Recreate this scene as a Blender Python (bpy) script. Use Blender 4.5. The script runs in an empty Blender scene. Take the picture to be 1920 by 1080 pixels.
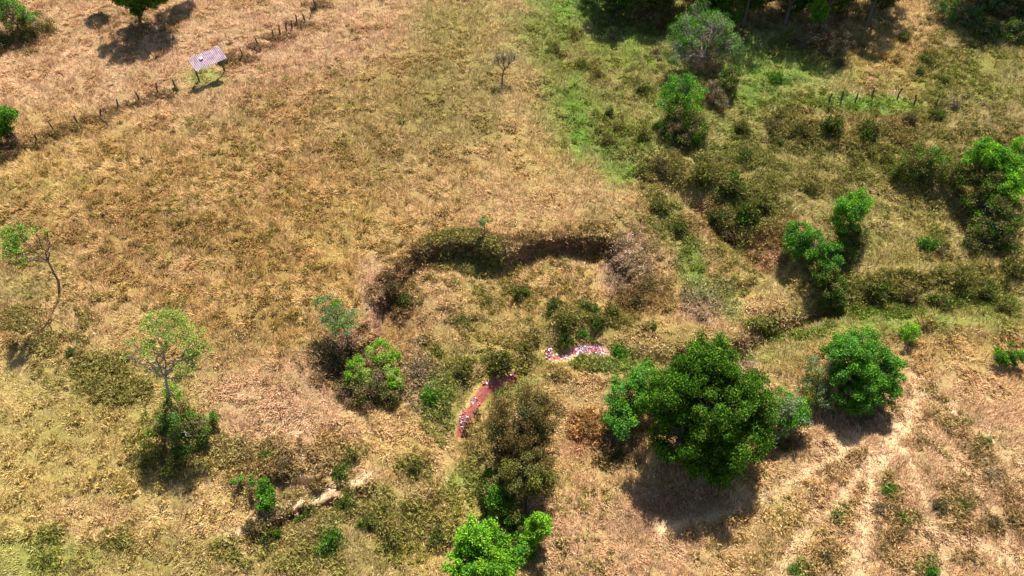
import bpy, math, random
import numpy as np
from mathutils import Vector

# ------------------------------------------------------------------ camera, world, sun, exposure
scene = bpy.context.scene
COL = scene.collection
CAMH, PITCH, FPX = 50.0, math.radians(50.0), 1450.0
cd = bpy.data.cameras.new('camera'); cam = bpy.data.objects.new('camera', cd); COL.objects.link(cam)
cd.sensor_width = 36.0; cd.lens = FPX / 1920.0 * 36.0; cd.clip_start = 0.5; cd.clip_end = 6000
cam.location = (0, 0, CAMH); cam.rotation_euler = (math.radians(90) - PITCH, 0, 0)
scene.camera = cam
SUN_DIR = Vector((-0.128, -0.557, -0.81)).normalized()
sun_el = math.asin(-SUN_DIR.z); sun_az = math.atan2(-SUN_DIR.x, -SUN_DIR.y)
w = bpy.data.worlds.new('World'); scene.world = w; w.use_nodes = True
nt = w.node_tree; bg = nt.nodes['Background']
sky = nt.nodes.new('ShaderNodeTexSky'); sky.sky_type = 'NISHITA'; sky.sun_disc = False
sky.sun_elevation = sun_el; sky.sun_rotation = sun_az
nt.links.new(sky.outputs[0], bg.inputs[0]); bg.inputs[1].default_value = 0.07
ld = bpy.data.lights.new('sun', 'SUN'); ld.energy = 5.0; ld.angle = math.radians(0.5); ld.color = (1.0, 0.955, 0.88)
so = bpy.data.objects.new('sun', ld); COL.objects.link(so)
so.rotation_euler = SUN_DIR.to_track_quat('-Z', 'Y').to_euler(); so.location = (0, 60, 90)
scene.view_settings.view_transform = 'Standard'; scene.view_settings.look = 'None'
scene.view_settings.gamma = 1.0; scene.view_settings.exposure = 1.04
scene.cycles.max_bounces = 5; scene.cycles.diffuse_bounces = 3; scene.cycles.transmission_bounces = 3
scene.cycles.transparent_max_bounces = 4; scene.cycles.glossy_bounces = 2

# ------------------------------------------------------------------ helpers
RS = np.random.RandomState(7)
_lat = np.random.RandomState(3).rand(512, 512).astype(np.float32)
def vnoise(x, y, s, off=0.0):
    x = np.asarray(x) / s + 137.3 + off * 17.1; y = np.asarray(y) / s + 71.7 + off * 9.7
    xi = np.floor(x).astype(np.int64); yi = np.floor(y).astype(np.int64)
    fx = x - xi; fy = y - yi; fx = fx * fx * (3 - 2 * fx); fy = fy * fy * (3 - 2 * fy)
    a = _lat[xi & 511, yi & 511]; b = _lat[(xi + 1) & 511, yi & 511]
    c = _lat[xi & 511, (yi + 1) & 511]; d = _lat[(xi + 1) & 511, (yi + 1) & 511]
    return (a * (1 - fx) + b * fx) * (1 - fy) + (c * (1 - fx) + d * fx) * fy      # 0..1
def fbm(x, y, s, off=0.0, o=3):
    t = 0; a = 1.0; n = 0
    for k in range(o):
        t = t + a * (vnoise(x, y, s / 2 ** k, off + k * 3.3) - 0.5); n += a; a *= 0.55
    return t / n * 2                                                             # -1..1
def sstep(a, b, x):
    t = np.clip((x - a) / (b - a), 0, 1); return t * t * (3 - 2 * t)
CP, SP = math.cos(PITCH), math.sin(PITCH)
def ray(u, v):
    a = (u - 960) / FPX; b = (540 - v) / FPX
    return (a, CP + b * SP, -SP + b * CP)
def unp(u, v, z=0.0):
    d = ray(u, v); t = (z - CAMH) / d[2]
    return (d[0] * t, d[1] * t)
def proj(x, y, z=0.0):
    zc = z - CAMH
    f = y * CP - zc * SP; up = y * SP + zc * CP
    f = np.maximum(f, 1.0)
    return 960 + FPX * x / f, 540 - FPX * up / f, f
def scale_at(x, y, z): return FPX / float(proj(x, y, z)[2])

def seg_dist(x, y, pts):
    best = np.full(np.shape(x), 1e9); along = np.zeros(np.shape(x)); L = 0
    for (ax, ay), (bx, by) in zip(pts[:-1], pts[1:]):
        dx, dy = bx - ax, by - ay; l = math.hypot(dx, dy) + 1e-9
        t = np.clip(((x - ax) * dx + (y - ay) * dy) / (l * l), 0, 1)
        d = np.hypot(x - ax - t * dx, y - ay - t * dy)
        m = d < best; best = np.where(m, d, best); along = np.where(m, L + t * l, along); L += l
    return best, along / L
def inside(x, y, poly):
    r = np.zeros(np.shape(x), bool); n = len(poly); j = n - 1
    for i in range(n):
        xi, yi = poly[i]; xj, yj = poly[j]
        c = ((yi > y) != (yj > y)) & (x < (xj - xi) * (y - yi) / (yj - yi + 1e-12) + xi)
        r ^= c; j = i
    return r
def W(pts, z=0.0): return [unp(u, v, z) for u, v in pts]

# ------------------------------------------------------------------ terrain heights
CTRL = [(300,400,.5),(100,200,.8),(600,200,.8),(500,500,.2),(900,250,.5),(300,50,1.2),(900,30,1),(560,700,-.3),
 (450,780,-.5),(100,600,0),(100,900,-1),(400,1000,-1.5),(600,980,-2),(780,900,-2.6),(1150,250,.3),(1200,100,.5),
 (1500,80,.8),(1600,200,.3),(1850,100,.6),(1400,300,-.2),(1550,400,-.8),(1750,400,-.4),(1500,560,-2),(1700,570,-2.4),
 (1900,540,-2.4),(1250,560,-1.1),(1100,560,-.9),(950,600,-1.2),(1100,690,-2.6),(1250,650,-1.8),(880,760,-2.9),
 (900,900,-3.2),(980,1050,-3.7),(1050,800,-2.3),(1150,950,-1.8),(1300,1000,-1.2),(1600,900,-.8),(1600,700,-1.2),
 (1800,700,-1.2),(1800,1000,-.2),(1400,800,-1.2),(1300,900,-1.3),(880,380,.4),(1100,380,.2),(700,420,.3)]
CW = [(*unp(u, v, z), z) for u, v, z in CTRL]
SCARP = W([(690,580),(712,528),(768,476),(800,455),(870,450),(940,455),(1000,444),(1080,436),(1150,430),(1180,475),(1225,545)])
PIT = SCARP + W([(1200,600),(1000,630),(800,635),(715,615)])
STREAM = W([(1960,555),(1760,580),(1640,575),(1560,590),(1490,608),(1440,640),(1395,672),(1290,690),(1200,684),(1110,664),(1030,668),(960,712),(890,768),(862,820),(905,900),(960,985),(1000,1070),(1010,1200)], -2.4)
GULLY = W([(1215,335),(1290,375),(1345,425),(1440,470),(1495,545),(1560,592)], -.8)
SWALE = W([(1000,170),(1100,260),(1200,335),(1270,430),(1340,530),(1400,592)], 0)
LEDGE = W([(430,1010),(500,965),(560,935),(620,918),(690,884)], -1.4)
LEDGE3 = W([(590,705),(640,655),(684,608),(698,560),(735,508),(775,478)], -.2)
LEDGE2 = W([(470,890),(560,870),(640,880),(660,905)], -1.2)
TRACKS = [W(p, -.8) for p in (
 [(1610,820),(1530,868),(1440,922),(1330,965),(1240,985)],
 [(1690,790),(1640,870),(1610,1000),(1600,1090)], [(1640,850),(1570,940),(1500,1010),(1450,1090)],
 [(1690,840),(1722,900),(1735,970),(1760,1090)], [(1690,780),(1760,835),(1810,900),(1860,985),(1900,1060)],
 [(1740,730),(1850,800),(1930,880)], [(1720,700),(1720,760),(1680,830),(1650,880)], [(1640,870),(1630,960),(1618,1080)],
 [(1750,1000),(1830,1030),(1940,1090)])]
def height(x, y):
    num = np.zeros(np.shape(x)); den = np.full(np.shape(x), 1e-6)
    for cx, cy, cz in CW:
        d2 = (x - cx) ** 2 + (y - cy) ** 2
        k = np.exp(-d2 / 72.0) + 1e-3 / (1 + d2 / 50); num += k * cz; den += k
    h = num / den
    wx = x + 0.9 * fbm(x, y, 4, 5); wy = y + 0.9 * fbm(x, y, 4, 9)
    d, al = seg_dist(wx, wy, SCARP); ins = inside(wx, wy, PIT)
    h = h - np.where(ins, 1.0, 0) * 1.75 * sstep(0, .85, d) * np.exp(-np.maximum(d - 2, 0) / 6.5) * (.35 + .65 * sstep(.1, .38, al)) * (1 - sstep(.74, .97, al) * .8)
    d, al = seg_dist(wx, wy, STREAM); h = h - 1.6 * np.exp(-(d / .9) ** 2) * (.3 + .7 * sstep(.15, .33, al)) * (1 - .6 * sstep(.45, .56, al)) + .35 * np.exp(-((d - 3) / 1.2) ** 2)
    d, al = seg_dist(wx, wy, GULLY); h = h - 1.1 * np.exp(-(d / 1.15) ** 2) * sstep(0, .15, al) * (1 - sstep(.75, 1, al))
    d, al = seg_dist(wx, wy, SWALE); h = h - .3 * np.exp(-(d / 1.4) ** 2)
    for L, a in ((LEDGE, 1.3), (LEDGE2, .9), (LEDGE3, 1.3)):
        d, al = seg_dist(wx, wy, L)
        x0, y0 = L[0]; x1, y1 = L[-1]; side = (x - x0) * (y1 - y0) - (y - y0) * (x1 - x0)
        h = h - np.where(side > 0, a, 0) * sstep(0, .7, d) * np.exp(-d / 2.2) * sstep(0, .1, al) * (1 - sstep(.9, 1, al))
    for T in TRACKS:
        d, al = seg_dist(wx, wy, T); h = h - .13 * np.exp(-(d / .35) ** 2)
    mx, my = unp(610, 865, -1); k = np.exp(-((x - mx) ** 2 + (y - my) ** 2) / 14.0); h = h + k * (.75 * fbm(x, y, 1.9, 64, 2) + .2)
    for (u, v, rr, am, sc) in ((1000,560,9,.55,3.0),(1150,580,7,.5,3.0),(1400,390,9,.7,3.4),(1620,330,13,.6,3.6),(1780,500,10,.6,3.2),(1500,230,12,.5,3.2),(1330,500,7,.45,3),(700,980,9,.5,2.8),(1280,630,7,.4,3.5)):
        mx, my = unp(u, v, -1); h = h + np.exp(-((x - mx) ** 2 + (y - my) ** 2) / rr ** 2) * am * 1.35 * fbm(x / 1.5, y, sc, 64 + u % 7, 3)
    near = sstep(400, 120, np.hypot(x, y - 45))
    h = h + near * (.35 * fbm(x, y, 7, 1) + .13 * fbm(x, y, 1.5, 2) + .10 * fbm(x, y, .75, 4, 2))
    return h

def axis(a, b, step, far):
    mid = list(np.arange(a, b + 1e-6, step)); out = []; s = step; p = b
    while p < far: s *= 1.3; p += s; out.append(p)
    lo = []; s = step; p = a
    while p > -far: s *= 1.3; p -= s; lo.append(p)
    return np.array(lo[::-1] + mid + out)
XS = axis(-82, 82, .2, 2500); YS = axis(9, 104, .2, 2500)
GX, GY = np.meshgrid(XS, YS, indexing='ij')
GZ = height(GX, GY)
def gsample(G, x, y):
    i = np.clip(np.searchsorted(XS, x) - 1, 0, len(XS) - 2); j = np.clip(np.searchsorted(YS, y) - 1, 0, len(YS) - 2)
    fx = (x - XS[i]) / (XS[i + 1] - XS[i]); fy = (y - YS[j]) / (YS[j + 1] - YS[j])
    if G.ndim == 3: fx = fx[..., None]; fy = fy[..., None]
    return (G[i, j] * (1 - fx) + G[i + 1, j] * fx) * (1 - fy) + (G[i, j + 1] * (1 - fx) + G[i + 1, j + 1] * fx) * fy
def gz(x, y): return float(gsample(GZ, np.array([x]), np.array([y]))[0])
def at(u, v, h=0.0):
    """world point h metres above the ground, seen at photograph position (u, v)"""
    z = h
    for _ in range(12):
        x, y = unp(u, v, z); z = 0.5 * z + 0.5 * (gz(x, y) + h)
    x, y = unp(u, v, z)
    return Vector((x, y, gz(x, y) + h))

# ------------------------------------------------------------------ ground colours (what grows or lies there, plus shade deepened under the largest tree)
def lin(c): return np.array([((v / 255 + .055) / 1.055) ** 2.4 if v > 10 else v / 255 / 12.92 for v in c])
PAL = {k: lin(v) for k, v in dict(tan=(194,164,108), pink=(200,164,122), gold=(182,150,80), brown=(162,126,76), olive=(140,136,64),
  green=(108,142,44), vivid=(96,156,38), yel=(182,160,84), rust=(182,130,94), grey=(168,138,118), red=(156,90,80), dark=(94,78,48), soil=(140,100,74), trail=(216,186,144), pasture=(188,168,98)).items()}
BLOBS = [(1130,60,160,80,'green',.5,.8),(1095,190,90,120,'green',.55,.8),(1175,290,60,60,'green',.5,.8),(1460,110,140,50,'green',.45,.8),(1850,170,110,120,'green',.3,1),(1600,300,430,260,'green',.38,1),(1150,150,220,200,'green',.45,.85),(1700,560,330,50,'green',.55,1),(1440,640,60,30,'vivid',.5,.9),(1560,615,160,20,'green',.5,.7),(1330,200,140,120,'green',.3,1), # u, v, ru, rv, colour, strength, height factor
 (250,130,420,150,'pink',.75,.7),(600,60,150,80,'pink',.5,.8),(480,110,160,60,'pink',.4,.8),
 (100,330,160,110,'yel',.55,.9),(120,260,120,40,'tan',.6,.7),(140,255,160,18,'tan',.6,.6),
 (400,420,420,220,'gold',.55,1),(300,440,300,90,'brown',.35,1),(620,250,300,120,'brown',.25,1),(760,240,180,120,'olive',.35,1),
 (860,160,110,160,'olive',.45,1),(700,60,90,60,'pink',.45,.8),(840,60,90,50,'olive',.4,1),
 (1000,200,70,170,'tan',.5,.8),(1100,60,180,80,'green',.5,.8),(1060,200,60,110,'green',.5,.7),(1160,150,130,120,'olive',.5,.8),(1120,110,60,40,'brown',.3,.9),
 (1080,20,90,30,'vivid',.35,.8),(1150,90,50,40,'vivid',.3,.7),(1100,260,40,60,'green',.45,.7),
 (960,340,200,70,'tan',.6,.9),(1080,360,130,50,'tan',.75,.6),(1010,300,90,60,'yel',.3,.9),(1150,310,50,50,'green',.4,.7),
 (30,500,120,80,'olive',.4,1),(560,440,160,90,'gold',.4,1),(680,430,60,60,'yel',.4,1),(700,520,30,50,'pink',.7,.4),
 (480,750,170,110,'pink',.8,.5),(560,720,60,70,'pink',.7,.5),(540,620,60,50,'gold',.5,1),(460,640,130,60,'gold',.4,.9),(180,600,120,40,'tan',.5,.8),
 (110,860,340,250,'pasture',.9,.42),(100,960,260,120,'pasture',.5,.8),(330,950,130,110,'pasture',.5,.8),(60,1040,130,60,'green',.45,.5),(200,720,200,60,'olive',.35,.5),(300,980,160,60,'tan',.4,.4),(330,1040,180,50,'olive',.5,.6),(420,900,100,80,'tan',.4,.4),
 (150,960,90,40,'pink',.35,.4),(90,800,90,30,'olive',.3,.5),
 (850,540,110,50,'tan',.6,.7),(880,600,130,60,'olive',.35,.9),(960,560,200,60,'yel',.3,.8),(960,520,50,25,'rust',.25,.5),(820,560,60,40,'pink',.3,.6),
 (730,545,45,40,'soil',.7,.5),(695,560,18,45,'pink',.9,.2),(760,600,50,40,'brown',.5,.9),(660,610,50,35,'rust',.4,.5),(640,660,60,45,'grey',.55,.7),(790,700,40,60,'grey',.5,.6),
 (1100,600,140,45,'olive',.55,1.1),(900,670,100,50,'olive',.7,1.1),(1060,640,60,25,'olive',.7,1),(1180,480,50,60,'grey',.75,.5),(1330,560,55,40,'grey',.7,.6),(1210,540,60,40,'brown',.5,1),
 (1280,640,160,45,'tan',.9,.35),(1180,650,60,40,'pink',.5,.4),(1440,570,110,50,'tan',.85,.4),(1280,625,150,34,'yel',.5,.3),(1080,240,26,90,'vivid',.4,.6),(1160,320,40,30,'vivid',.35,.6),(1500,130,110,40,'vivid',.3,.7),(1400,140,40,60,'vivid',.3,.7),(1240,450,60,70,'tan',.45,.8),(1300,480,30,70,'vivid',.55,.7),(1345,520,70,30,'vivid',.35,.8),(1380,560,30,35,'vivid',.4,.7),(1255,400,35,50,'green',.4,.8),
 (1180,675,60,25,'vivid',.45,.9),(985,690,60,14,'vivid',.4,.8),(1430,380,160,80,'olive',.5,1.2),(1320,400,45,40,'rust',.55,.5),(1440,450,40,35,'rust',.75,.5),(1500,420,50,30,'rust',.35,.7),
 (1450,100,90,60,'green',.35,.8),(1640,100,130,50,'gold',.55,.9),(1720,60,45,60,'tan',.6,.6),(1430,165,80,40,'green',.5,.7),(1640,205,90,22,'vivid',.7,.6),(1550,200,60,16,'green',.5,.6),(1600,250,150,40,'brown',.4,1.1),(1560,300,180,60,'olive',.5,1.1),
 (1840,160,120,130,'olive',.55,1.1),(1850,240,90,30,'pink',.3,.8),(1700,420,130,70,'olive',.35,.8),(1720,420,60,40,'yel',.35,.7),(1700,520,120,50,'olive',.6,1),(1850,520,100,60,'olive',.6,1.2),(1650,590,200,25,'green',.4,.8),(1880,590,60,20,'green',.35,.8),
 (1560,640,160,60,'yel',.4,.7),(1470,650,60,40,'olive',.6,.8),(1700,660,120,50,'tan',.4,.7),(1820,640,100,40,'yel',.4,.6),(1410,660,30,28,'grey',.6,.5),
 (1100,730,110,50,'tan',.7,.5),(1020,720,60,30,'yel',.4,.6),(1100,800,40,30,'rust',.7,.6),(830,720,50,70,'green',.45,.9),(760,800,120,60,'tan',.5,.6),(740,830,60,50,'yel',.4,.7),
 (880,900,60,70,'vivid',.55,.8),(850,930,60,40,'gold',.5,.5),(700,960,180,70,'olive',.5,1),(640,1030,200,50,'olive',.5,1),(780,1010,60,30,'yel',.5,.9),(590,890,60,40,'pink',.5,.7),(560,960,50,50,'pink',.3,.7),(880,1010,60,40,'pink',.3,.8),
 (1150,1000,180,130,'pink',.65,.7),(1150,860,60,60,'tan',.5,.7),(1750,880,280,220,'pink',.6,.8),(1500,1000,200,90,'tan',.4,.8),(1300,950,120,60,'soil',.6,.25),(1610,780,70,30,'soil',.5,.3),(1880,850,70,60,'olive',.2,.8),(1690,950,60,40,'brown',.3,.9),(1850,980,90,80,'brown',.3,.9),  # soil below the largest tree: bare ground, its dark tone also deepens the shadow
 (390,160,46,24,'vivid',.8,.4),(385,168,70,34,'tan',.5,.5)]
U, V, F = proj(GX, GY, 0.0)
inview = (GY * CP + CAMH * SP > 5)
nz = fbm(GX, GY, 5, 21, 4); nz2 = fbm(GX, GY, 1.6, 31, 3); nz3 = fbm(GX, GY, 12, 41, 3)
GC = np.zeros(GX.shape + (3,)); GC[:] = PAL['tan']
TALL = np.ones(GX.shape)
def mixc(c, m):
    global GC
    GC = GC * (1 - m[..., None]) + PAL[c] * m[..., None]
mixc('gold', sstep(-.1, .5, nz3) * .5); mixc('olive', sstep(.05, .55, nz) * .5)
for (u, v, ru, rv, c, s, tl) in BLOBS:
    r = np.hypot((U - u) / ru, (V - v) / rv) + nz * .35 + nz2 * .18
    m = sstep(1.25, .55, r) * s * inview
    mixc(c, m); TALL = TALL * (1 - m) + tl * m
mixc('olive', sstep(.15, .5, nz2) * .22); mixc('pink', sstep(.15, .6, fbm(GX, GY, 2.3, 51)) * .2); mixc('brown', sstep(.2, .6, fbm(GX, GY, 2.0, 61)) * .2)
BARE = np.zeros(GX.shape); TALL = TALL * (1 + .2 * fbm(GX, GY, 4.5, 71, 2))
for k, T in enumerate(TRACKS):
    d, al = seg_dist(GX + .5 * nz2, GY + .5 * nz2, T)
    m = np.exp(-(d / (.42 if k else .55)) ** 2) * (.85 if k else .95) * (.75 + .5 * nz3); mixc('trail', m); TALL = TALL * (1 - .6 * m); BARE = np.maximum(BARE, m)
d, al = seg_dist(GX, GY, STREAM); m = np.exp(-(d / 1.1) ** 2) * .5 * sstep(1.2, -.3, nz); mixc('olive', m)
REDS = [[tuple(at(*q))[:2] for q in L] for L in ([(966,706),(930,718),(905,736),(886,764),(872,790),(865,815)], [(1024,668),(1062,672)], [(1072,662),(1128,662)])]
for k, L in enumerate(REDS[:2]):
    d, al = seg_dist(GX, GY, L); TALL = TALL * (1 - .7 * np.exp(-(d / 1.1) ** 2)); m = sstep(.46, .28, d + .2 * nz2); mixc('red', m); BARE = np.maximum(BARE, 1.2 * sstep(.85, .5, d))
d, al = seg_dist(GX, GY, REDS[2]); m = sstep(.9, .5, d + .3 * nz2); mixc('red', m * .7); mixc('grey', m * .7); BARE = np.maximum(BARE, m * 1.2)
d, al = seg_dist(GX + .3 * nz2, GY, LEDGE); m = np.exp(-(d / .42) ** 2) * .85; mixc('trail', m); TALL = TALL * (1 - .6 * np.exp(-(d / .9) ** 2)); BARE = np.maximum(BARE, m)
slope = np.hypot(np.gradient(GZ, axis=0) / np.gradient(XS)[:, None], np.gradient(GZ, axis=1) / np.gradient(YS)[None, :])
mixc('soil', sstep(.9, 1.6, slope) * .7 * inview)

# ------------------------------------------------------------------ materials
def mat(name, rough=.8, col=None, attr=None, trans=0.0, noise=None, spec=.3, vary=.25, bump=None):
    m = bpy.data.materials.new(name); m.use_nodes = True; t = m.node_tree; p = t.nodes['Principled BSDF']
    p.inputs['Roughness'].default_value = rough
    p.inputs['Specular IOR Level'].default_value = spec
    if attr:
        a = t.nodes.new('ShaderNodeAttribute'); a.attribute_name = attr; src = a.outputs['Color']
    else:
        r = t.nodes.new('ShaderNodeRGB'); r.outputs[0].default_value = (*col, 1); src = r.outputs[0]
    tc = t.nodes.new('ShaderNodeTexCoord')
    n = t.nodes.new('ShaderNodeTexNoise'); n.inputs['Scale'].default_value = noise or 6; n.inputs['Detail'].default_value = 6
    t.links.new(tc.outputs['Object'], n.inputs['Vector'])
    mr = t.nodes.new('ShaderNodeMapRange'); mr.inputs[1].default_value = .3; mr.inputs[2].default_value = .7
    mr.inputs[3].default_value = 1 - vary; mr.inputs[4].default_value = 1 + vary
    t.links.new(n.outputs[0], mr.inputs[0])
    mx = t.nodes.new('ShaderNodeVectorMath'); mx.operation = 'SCALE'
    t.links.new(src, mx.inputs[0]); t.links.new(mr.outputs[0], mx.inputs['Scale'])
    t.links.new(mx.outputs[0], p.inputs['Base Color'])
    if bump:
        b = t.nodes.new('ShaderNodeBump'); b.inputs['Strength'].default_value = bump; b.inputs['Distance'].default_value = .1
        t.links.new(n.outputs[0], b.inputs['Height']); t.links.new(b.outputs[0], p.inputs['Normal'])
    if trans:
        tr = t.nodes.new('ShaderNodeBsdfTranslucent'); t.links.new(mx.outputs[0], tr.inputs[0])
        ms = t.nodes.new('ShaderNodeMixShader'); ms.inputs[0].default_value = trans
        t.links.new(p.outputs[0], ms.inputs[1]); t.links.new(tr.outputs[0], ms.inputs[2])
        t.links.new(ms.outputs[0], t.nodes['Material Output'].inputs[0])
    return m
M_GROUND = mat('dry_pasture_soil', .95, attr='Col', noise=5, spec=.1, vary=.3, bump=.6)
M_GRASS = mat('grass_blades', .75, attr='Col', trans=.3, spec=.1, vary=.08)
M_LEAF = mat('leaves', .6, attr='Col', trans=.25, spec=.04, vary=.1)
M_BARK = mat('bark', .9, col=(.16, .12, .095), noise=9, vary=.4, bump=.5)
M_PALEBARK = mat('pale_bark', .9, col=(.3, .25, .21), noise=9, vary=.35, bump=.5)
M_WOOD = mat('weathered_wood', .9, col=(.10, .08, .065), noise=12, vary=.4, bump=.4)
M_TIN = mat('faded_roof_sheet', .6, col=(.37, .265, .30), noise=3.0, vary=.38)
M_RUB = mat('rubble_pieces', .8, attr='Col', vary=.15)

# ------------------------------------------------------------------ mesh building
def mesh(name, V_, F_, C_=None, mt=None, smooth=False):
    V_ = np.asarray(V_, np.float32); F_ = np.asarray(F_, np.int32)
    me = bpy.data.meshes.new(name); k = F_.shape[1]
    me.vertices.add(len(V_)); me.vertices.foreach_set('co', V_.ravel())
    me.loops.add(F_.size); me.loops.foreach_set('vertex_index', F_.ravel())
    me.polygons.add(len(F_)); me.polygons.foreach_set('loop_start', np.arange(0, F_.size, k, dtype=np.int32))
    me.polygons.foreach_set('loop_total', np.full(len(F_), k, np.int32))
    me.polygons.foreach_set('use_smooth', np.full(len(F_), smooth))
    me.update(calc_edges=True)
    if C_ is not None:
        a = me.color_attributes.new('Col', 'FLOAT_COLOR', 'POINT')
        cc = np.ones((len(V_), 4), np.float32); cc[:, :3] = C_; a.data.foreach_set('color', cc.ravel())
    if mt: me.materials.append(mt)
    return me
def link(name, me, parent=None, loc=None):
    o = bpy.data.objects.new(name, me); COL.objects.link(o)
    if parent: o.parent = parent
    if loc is not None: o.location = loc
    return o
def empty(name, loc, label, cat, group=None, rot=0):
    o = bpy.data.objects.new(name, None); COL.objects.link(o); o.location = loc; o.rotation_euler = (0, 0, rot)
    o.empty_display_size = .3
    o['label'] = label; o['category'] = cat
    if group: o['group'] = group
    return o
def tag(o, label=None, cat=None, group=None, kind=None):
    if label: o['label'] = label
    if cat: o['category'] = cat
    if group: o['group'] = group
    if kind: o['kind'] = kind
    return o

# ground sheet
nx, ny = len(XS), len(YS)
idx = np.arange(nx * ny).reshape(nx, ny)
quads = np.stack([idx[:-1, :-1], idx[1:, :-1], idx[1:, 1:], idx[:-1, 1:]], -1).reshape(-1, 4)
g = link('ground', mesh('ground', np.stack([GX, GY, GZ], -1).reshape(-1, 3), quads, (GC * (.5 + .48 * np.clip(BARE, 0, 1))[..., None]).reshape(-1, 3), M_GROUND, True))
tag(g, 'dry tan pasture ground with gullies, banks and worn cattle tracks', 'ground', kind='structure')

# ------------------------------------------------------------------ grass
def grass():
    n = 780000
    x = RS.uniform(-78, 78, n); y = RS.uniform(13, 97, n)
    u, v, f = proj(x, y, 0); keep = (u > -130) & (u < 2050) & (v > -60) & (v < 1190)
    keep &= RS.rand(n) < np.clip((62.0 / f) ** 1.0, .45, 1)
    x = x[keep]; y = y[keep]
    bare = gsample(BARE, x, y); tall = gsample(TALL, x, y)
    gap = fbm(x / 1.4 + .4 * y, y, .62, 77, 2); dens = .95 + 2.9 * np.minimum(gap + .12, 0)
    keep = (RS.rand(len(x)) > bare * .92) & (RS.rand(len(x)) < np.clip(dens + .1, .03, 1))
    x = x[keep]; y = y[keep]; tall = tall[keep]; gap = gap[keep]; n = len(x)
    z = gsample(GZ, x, y); c = gsample(GC, x, y)
    lod = fbm(x, y, 3.0, 88, 2) * 5 + 1.2 + RS.randn(n) * .5           # lodging direction
    hum = .25 + .55 * np.clip(.5 + gap, 0, 1)
    L = (.18 + .28 * RS.rand(n) ** 1.5) * (.45 + .75 * tall) * (.5 + 1.0 * hum)
    kind = RS.rand(n); lum = np.mean(c, 1, keepdims=True)
    st = lin((232, 204, 156)); ol = lin((112, 112, 44)); br = lin((118, 78, 44))
    m = (.32 * (kind < .3))[:, None]; c = c * (1 - m) + (st * .75 + c * .35) * m
    m = (.5 * (kind > .84))[:, None]; c = c * (1 - m) + ol * m
    m = (.5 * ((kind > .76) & (kind < .84)))[:, None]; c = c * (1 - m) + br * m
    B = 7
    X = np.repeat(x, B); Y = np.repeat(y, B); Z = np.repeat(z, B); LL = np.repeat(L, B); K = n * B
    az = np.repeat(lod, B) + RS.randn(K) * .6; el = np.clip(RS.normal(.62, .38, K), .08, 1.4)
    l = LL * RS.uniform(.6, 1.25, K)
    dx, dy, dz = np.cos(az) * np.cos(el), np.sin(az) * np.cos(el), np.sin(el)
    bx = X + RS.randn(K) * .09; by = Y + RS.randn(K) * .09; bz = Z - .03
    wd = RS.uniform(.018, .045, K) * (.8 + LL)
    px, py = -np.sin(az), np.cos(az)
    P = np.empty((K, 3, 3), np.float32)
    P[:, 0] = np.stack([bx + px * wd, by + py * wd, bz], -1); P[:, 1] = np.stack([bx - px * wd, by - py * wd, bz], -1)
    P[:, 2] = np.stack([bx + dx * l, by + dy * l, bz + dz * l], -1)
    cc = np.repeat(c * RS.uniform(.85, 1.15, (n, 1)), B, 0) * 1.2 * RS.uniform(.76, 1.24, (K, 1)); cc = np.repeat(np.clip(cc * np.array([1.03, 1.0, 1.18]), 0, .85), 3, 0)
    o = link('grass', mesh('grass', P.reshape(-1, 3), np.arange(K * 3).reshape(-1, 3), cc, M_GRASS))
    tag(o, 'lodged dry pasture grass in tan and olive tufts covering the ground', 'grass', kind='stuff')
grass()

# ------------------------------------------------------------------ foliage
LP = {'lime': ((112,166,34),(138,184,50),(86,134,28)), 'green': ((84,142,38),(110,162,50),(62,110,30)), 'dark': ((64,104,24),(92,130,32),(42,74,16)),
 'olive': ((110,118,44),(136,132,60),(84,92,32)), 'brown': ((110,92,50),(128,106,62),(84,76,36)), 'grey': ((150,136,110),(126,122,88),(170,150,126)),
 'jade': ((86,142,52),(112,162,68),(64,114,38)), 'pale': ((146,166,72),(124,148,58),(164,174,96)), 'bush': ((104,106,52),(126,122,66),(82,84,42)),
 'rusty': ((150,84,48),(170,104,60),(110,70,40)), 'sage': ((120,138,92),(98,124,70),(142,150,112)), 'mid': ((72,120,34),(96,138,44),(52,94,24)),
 'straw': ((178,148,92),(150,126,70),(196,166,112)), 'purple': ((112,88,72),(136,108,82),(88,70,56))}
LP = {k: np.array([lin(c) for c in v]) for k, v in LP.items()}
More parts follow.
